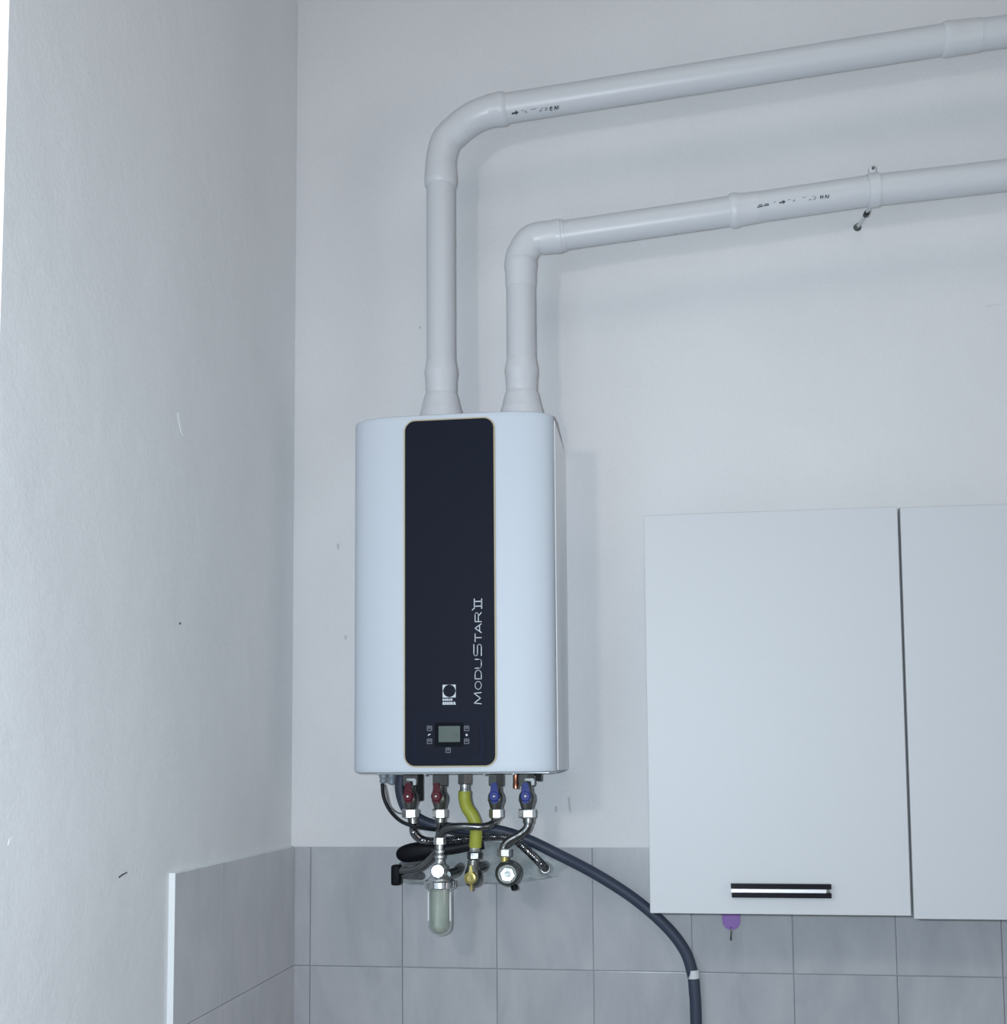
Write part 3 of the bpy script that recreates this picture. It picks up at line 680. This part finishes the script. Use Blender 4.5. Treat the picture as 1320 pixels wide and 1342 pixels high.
link('filter_head', lathe(bmesh.new(), (X.x+.001, YV, zf(1155)), (0, 0, 1), [(0, 17*K), (.004, 16.5*K), (.008, 14*K), (.014, 11.5*K), (.020, 10.5*K), (.030, 9.5*K), (.036, 6*K)], 28), 'chrome_r', ft, smooth=True)
b = lathe(bmesh.new(), (X.x+.0005, YV, zf(1164)), (0, 0, 1), [(0, 19.2*K), (.002, 20.4*K), (.013, 20.4*K), (.0155, 18.5*K)], 32)
link('locking_ring', b, 'chrome_r', ft, smooth=True)
b = bmesh.new()
for k in range(8):
    a = 2*math.pi*k/8+.5; d = Vector((math.cos(a), math.sin(a), 0)); q = Vector((X.x+.0005, YV, zf(1163)))+d*20.2*K
    lathe(b, q, (0, 0, 1), [(0, .0024), (.013, .0024)], 8)
link('ring_grips', b, 'chrome', ft, smooth=True)
zb_ = zf(1163); zbot = zf(1226); rO = 15.6*K; Lb = zb_-zbot
outer = [(0, rO)] + [(Lb-rO*.9+rO*.9*math.sin(t), rO*math.cos(t)**.8 if math.cos(t) > 0 else .001) for t in [math.radians(a) for a in range(0, 91, 10)]]
inner = [(d-.0018, max(.0005, r-.0022)) for d, r in outer[::-1]]; inner[-1] = (0, rO-.0022)
b = lathe(bmesh.new(), (X.x+.0005, YV, zb_), (0, 0, -1), outer+inner, 36, cap=False)
link('clear_bowl', b, 'plast_clear', ft, smooth=True)
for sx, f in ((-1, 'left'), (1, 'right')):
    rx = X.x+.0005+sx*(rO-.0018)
    link('bowl_glint', box((rx-.0012, YV-.0105, zf(1206)), (rx+.0012, YV-.0080, zf(1168)), .0006), 'chip', ft)  # pale strips standing in for bright refraction along the bowl's edges
rI = 13.2*K; Lc = Lb-.003
cr = [(.002, rI*.9), (.006, rI)] + [(Lc-rI*.95+rI*.9*math.sin(t), rI*math.cos(t)**.8 if math.cos(t) > 0 else .001) for t in [math.radians(a) for a in range(0, 91, 10)]]
b = lathe(bmesh.new(), (X.x+.0005, YV, zb_), (0, 0, -1), cr, 36)
for v in b.verts: v.co += Vector((noise.noise(v.co*90), noise.noise(v.co*90+Vector((5, 0, 0))), 0))*.0014
o = link('crystal_fill', b, 'crystal', ft, smooth=True); o['kind'] = 'stuff'
link('side_outlet', tube(bmesh.new(), spline([V(585, 1147), V(597, 1143, .04), V(602, 1138, .10), V(604, 1136, .148)], 8), 6.5*K, 16), 'dkmetal', ft, smooth=True)

# round stop valve right of the gas tap
sv = thing('stop_valve', 'round dark stop valve with hexagonal chrome face, right of the gas tap', 'valve', V(664, 1144))
link('inlet_nut', hexnut(V(661, 1122.5), (0, 0, 1), .0155, 9.6*K, .25), 'brushed', sv)
link('inlet_neck', lathe(bmesh.new(), V(661.5, 1131), (0, 0, 1), [(0, .008), (.013, .0075)], 18), 'brass', sv, smooth=True)
c = V(666.5, 1144.5)
link('valve_body', lathe(bmesh.new(), (c.x, YV+.022, c.z), (0, -1, 0), [(0, 12*K), (.006, 16.5*K), (.026, 17.2*K), (.033, 15.6*K), (.036, 13*K)], 36), 'dkmetal', sv, smooth=True)
link('face_ring', lathe(bmesh.new(), (c.x, YV-.013, c.z), (0, -1, 0), [(0, 14*K), (.003, 13.6*K), (.005, 12*K)], 36), 'dkmetal', sv, smooth=True)
link('hex_face', lathe(bmesh.new(), (c.x+.0005, YV-.017, c.z), (.10, -1, .02), [(0, 10.6*K), (.007, 10.6*K), (.009, 9.4*K), (.0085, 4.6*K), (.0045, 4.2*K)], 6, twist=.1), 'brushed', sv)
link('face_socket', lathe(bmesh.new(), (c.x+.001, YV-.024, c.z), (.1, -1, 0), [(0, 4.4*K), (.001, 4.0*K)], 14), 'dkmetal', sv)
q = V(674.5, 1163)
link('drain_plug', lathe(bmesh.new(), q+Vector((-.004, 0, .012)), (.3, 0, -1), [(0, .006), (.009, .006), (.010, .0072), (.016, .0070), (.018, .005)], 14), 'black', sv, smooth=True)
link('wall_stub', tube(bmesh.new(), [V(666.5, 1144.5, .02), V(667, 1143, .148)], 8*K, 16), 'dkmetal', sv, smooth=True)

# wall rosette where the corrugated hose ends
wr = at(715, 1138, -.004)
ro = thing('wall_rosette', 'chrome ring on the mortar where the corrugated hose enters the wall', 'rosette', (wr.x, 0, wr.z))
link('ring', lathe(bmesh.new(), (wr.x, -.004, wr.z), (0, -1, 0), [(0, 9.8/636), (.012, 9.6/636), (.015, 8.3/636), (.012, 6.6/636), (.004, 6.2/636)], 28), 'ring', ro, smooth=True)

# black-capped tap, lower left
tc_ = at(520.5, 1146, -.075)
bt = thing('capped_tap', 'tap with a black cap left of the filter, below the black lever', 'tap', tc_)
b = box((tc_.x-.0095, -.062, tc_.z-.021), (tc_.x+.0095, -.092, tc_.z+.020), .005, 3)
link('black_cap', b, 'black', bt, smooth=True)
link('tap_stem', tube(bmesh.new(), spline([at(521, 1140, -.07), at(532, 1131, -.055), at(548, 1129, -.035), at(556, 1131, .004)], 8), .0075, 14), 'greyp', bt, smooth=True)
link('tap_outlet', tube(bmesh.new(), spline([at(524, 1146, -.07), at(540, 1147, -.04), at(556, 1148, .004)], 8), .0085, 14), 'greyp', bt, smooth=True)

# black oval lever with its arm running right behind the hoses
ov = at(545.5, 1116.5, -.072)
lv = thing('black_lever', 'large black oval knob with an arm running right behind the hoses', 'knob', ov)
b = bmesh.new(); bmesh.ops.create_uvsphere(b, u_segments=28, v_segments=16, radius=1)
for v in b.verts: v.co = Vector((math.copysign(abs(v.co.x)**.8, v.co.x)*.0425, v.co.y*.011, math.copysign(abs(v.co.z)**.85, v.co.z)*.0195))
bmesh.ops.rotate(b, cent=(0, 0, 0), matrix=Matrix.Rotation(-.16, 3, 'Y'), verts=b.verts); bmesh.ops.translate(b, vec=ov, verts=b.verts)
link('knob', b, 'black', lv, smooth=True)
link('arm', tube(bmesh.new(), spline([at(565, 1114, -.070), at(590, 1112, -.060), at(612, 1108, -.050), at(634, 1105, -.045)], 8), .0125, 16), 'rubber', lv, smooth=True)
link('base_stub', tube(bmesh.new(), [at(552, 1119, -.066), at(556, 1122, .004)], .009, 14), 'greyp', lv, smooth=True)

# drain hose: grey-blue, out of the boiler and down the wall
dh = thing('drain_hose', 'thick grey-blue drain hose sweeping from the boiler down past the cabinet', 'hose', at(912, 1342, -.02))
dl = at(526, 1012, -.085)
pts = [Vector((dl.x, -.085, BZ0-.007)), at(525, 1035, -.083), at(532, 1058, -.078), at(548, 1073, -.070), at(575, 1083, -.060), at(610, 1087, -.058), at(650, 1088, -.055), at(690, 1100, -.050), at(730, 1119, -.045), at(780, 1145, -.03), at(830, 1177, -.022), at(872, 1213, -.018), at(897, 1245, -.016), at(907.5, 1275, -.015), at(910.5, 1300, -.015), at(912.5, 1342, -.015)]
e = pts[-1]; pts += [Vector((e.x+.001, e.y, e.z-.3)), Vector((e.x, e.y, e.z-.7)), Vector((e.x, e.y, .001))]
link('hose_tube', hosemesh(pts, .0117, .006, 20), 'hose', dh, smooth=True)
a = at(908.3, 1271, -.015); c = at(909.3, 1282, -.015)
link('tape_band', lathe(bmesh.new(), c, a-c, [(0, .0123), ((a-c).length, .0126)], 22), 'tape', dh, smooth=True)
# black box behind the leftmost valve
p = at(545, 1014, -.115); q = at(551, 1050, -.115)
bb = thing('black_box', 'black plastic box hanging behind the leftmost valve', 'box', ((p.x+q.x)/2, -.11, q.z))
link('box_body', box((at(530, 1014, -.115).x, -.130, q.z), (q.x, -.112+.03, BZ0-.002), .003), 'black', bb)
# grey cable gland and black cable
gl = thing('cable_gland', 'grey translucent cable gland under the left corner of the boiler', 'gland', (at(506, 1014, -.14).x, -.14, BZ0))
for gx, rr, ln in ((502.5, .0085, .021), (513, .0075, .024)):
    c = at(gx, 1015, -.14)
    link('gland_nut', lathe(bmesh.new(), (c.x, -.14, BZ0), (0, 0, -1), [(0, rr*.9), (.003, rr), (.010, rr), (.012, rr*.8), (.017, rr*.95), (ln-.002, rr*.9), (ln, rr*.6)], 12), 'gland', gl, smooth=True)
cb = thing('power_cable', 'black power cable looping from the gland to behind the hoses', 'cable', at(500.5, 1028, -.14))
link('cable_sheath', hosemesh([at(501, 1027, -.14), at(503, 1045, -.145), at(511, 1062, -.15), at(525, 1076, -.162), at(543, 1083, -.166), at(560, 1086, -.140), at(578, 1088.5, -.114), at(598, 1093, -.108), at(620, 1096, -.104)], .0036, .004, 12), 'rubber', cb, smooth=True)
wc = thing('signal_wire', 'thin grey wire beside the black power cable', 'wire', at(504, 1028, -.135))
link('wire_sheath', hosemesh([at(504.5, 1028, -.137), at(507, 1040, -.137), at(511, 1056, -.142), at(521, 1065, -.13), at(533, 1067, -.12), at(540, 1068.5, -.11)], .0016, .004, 8), 'greyp', wc, smooth=True)
# copper stub and black plug at the right
c = at(676, 1015, -.15)
cs = thing('copper_stub', 'short open copper pipe stub left of the rightmost valve', 'pipe', (c.x, -.15, at(676, 1034, -.15).z))
link('stub_tube', lathe(bmesh.new(), (c.x, -.15, at(676, 1033.5, -.15).z), (0, 0, 1), [(0, 3.0*K), (0, 3.9*K), (.010, 4.0*K), (.011, 3.7*K), (BZ0-.003-at(676, 1033.5, -.15).z, 3.7*K)], 18), 'copper', cs, smooth=True)
link('stub_collar', lathe(bmesh.new(), (c.x, -.15, BZ0-.006), (0, 0, 1), [(0, 5*K), (.003, 5*K)], 14), 'dkmetal', cs)
a = at(703, 1013, -.14); c = at(709.5, 1023.5, -.14)
bp_ = thing('black_plug', 'small black plug under the right corner of the boiler', 'plug', (a.x, -.14, c.z))
link('plug_body', box((a.x, -.13, c.z), (c.x, -.15, BZ0), .0012), 'black', bp_)
link('plug_tab', box((a.x-.008, -.136, c.z+.010), (a.x, -.144, BZ0), .0008), 'black', bp_)
# white tie bands around the upper nuts of the outer valves
for px_, lab in ((538, 'white tie band on the upper nut of the leftmost valve'), (693, 'white tie band on the upper nut of the rightmost valve')):
    q = at(px_+1, 1022, YV-.019)
    wt = thing('tie_band', lab, 'tie', q, 'white tie bands')
    b = bmesh.new(); plate(b, [(q.x-.010, q.z-.001), (q.x-.008, q.z+.0025), (q.x+.006, q.z+.003), (q.x+.010, q.z), (q.x+.0095, q.z-.010), (q.x+.004, q.z-.011), (q.x+.0035, q.z-.003), (q.x-.006, q.z-.0015)], YV-.0165, YV-.0205)
    link('band', b, 'tape', wt)
bpy.context.view_layer.update()
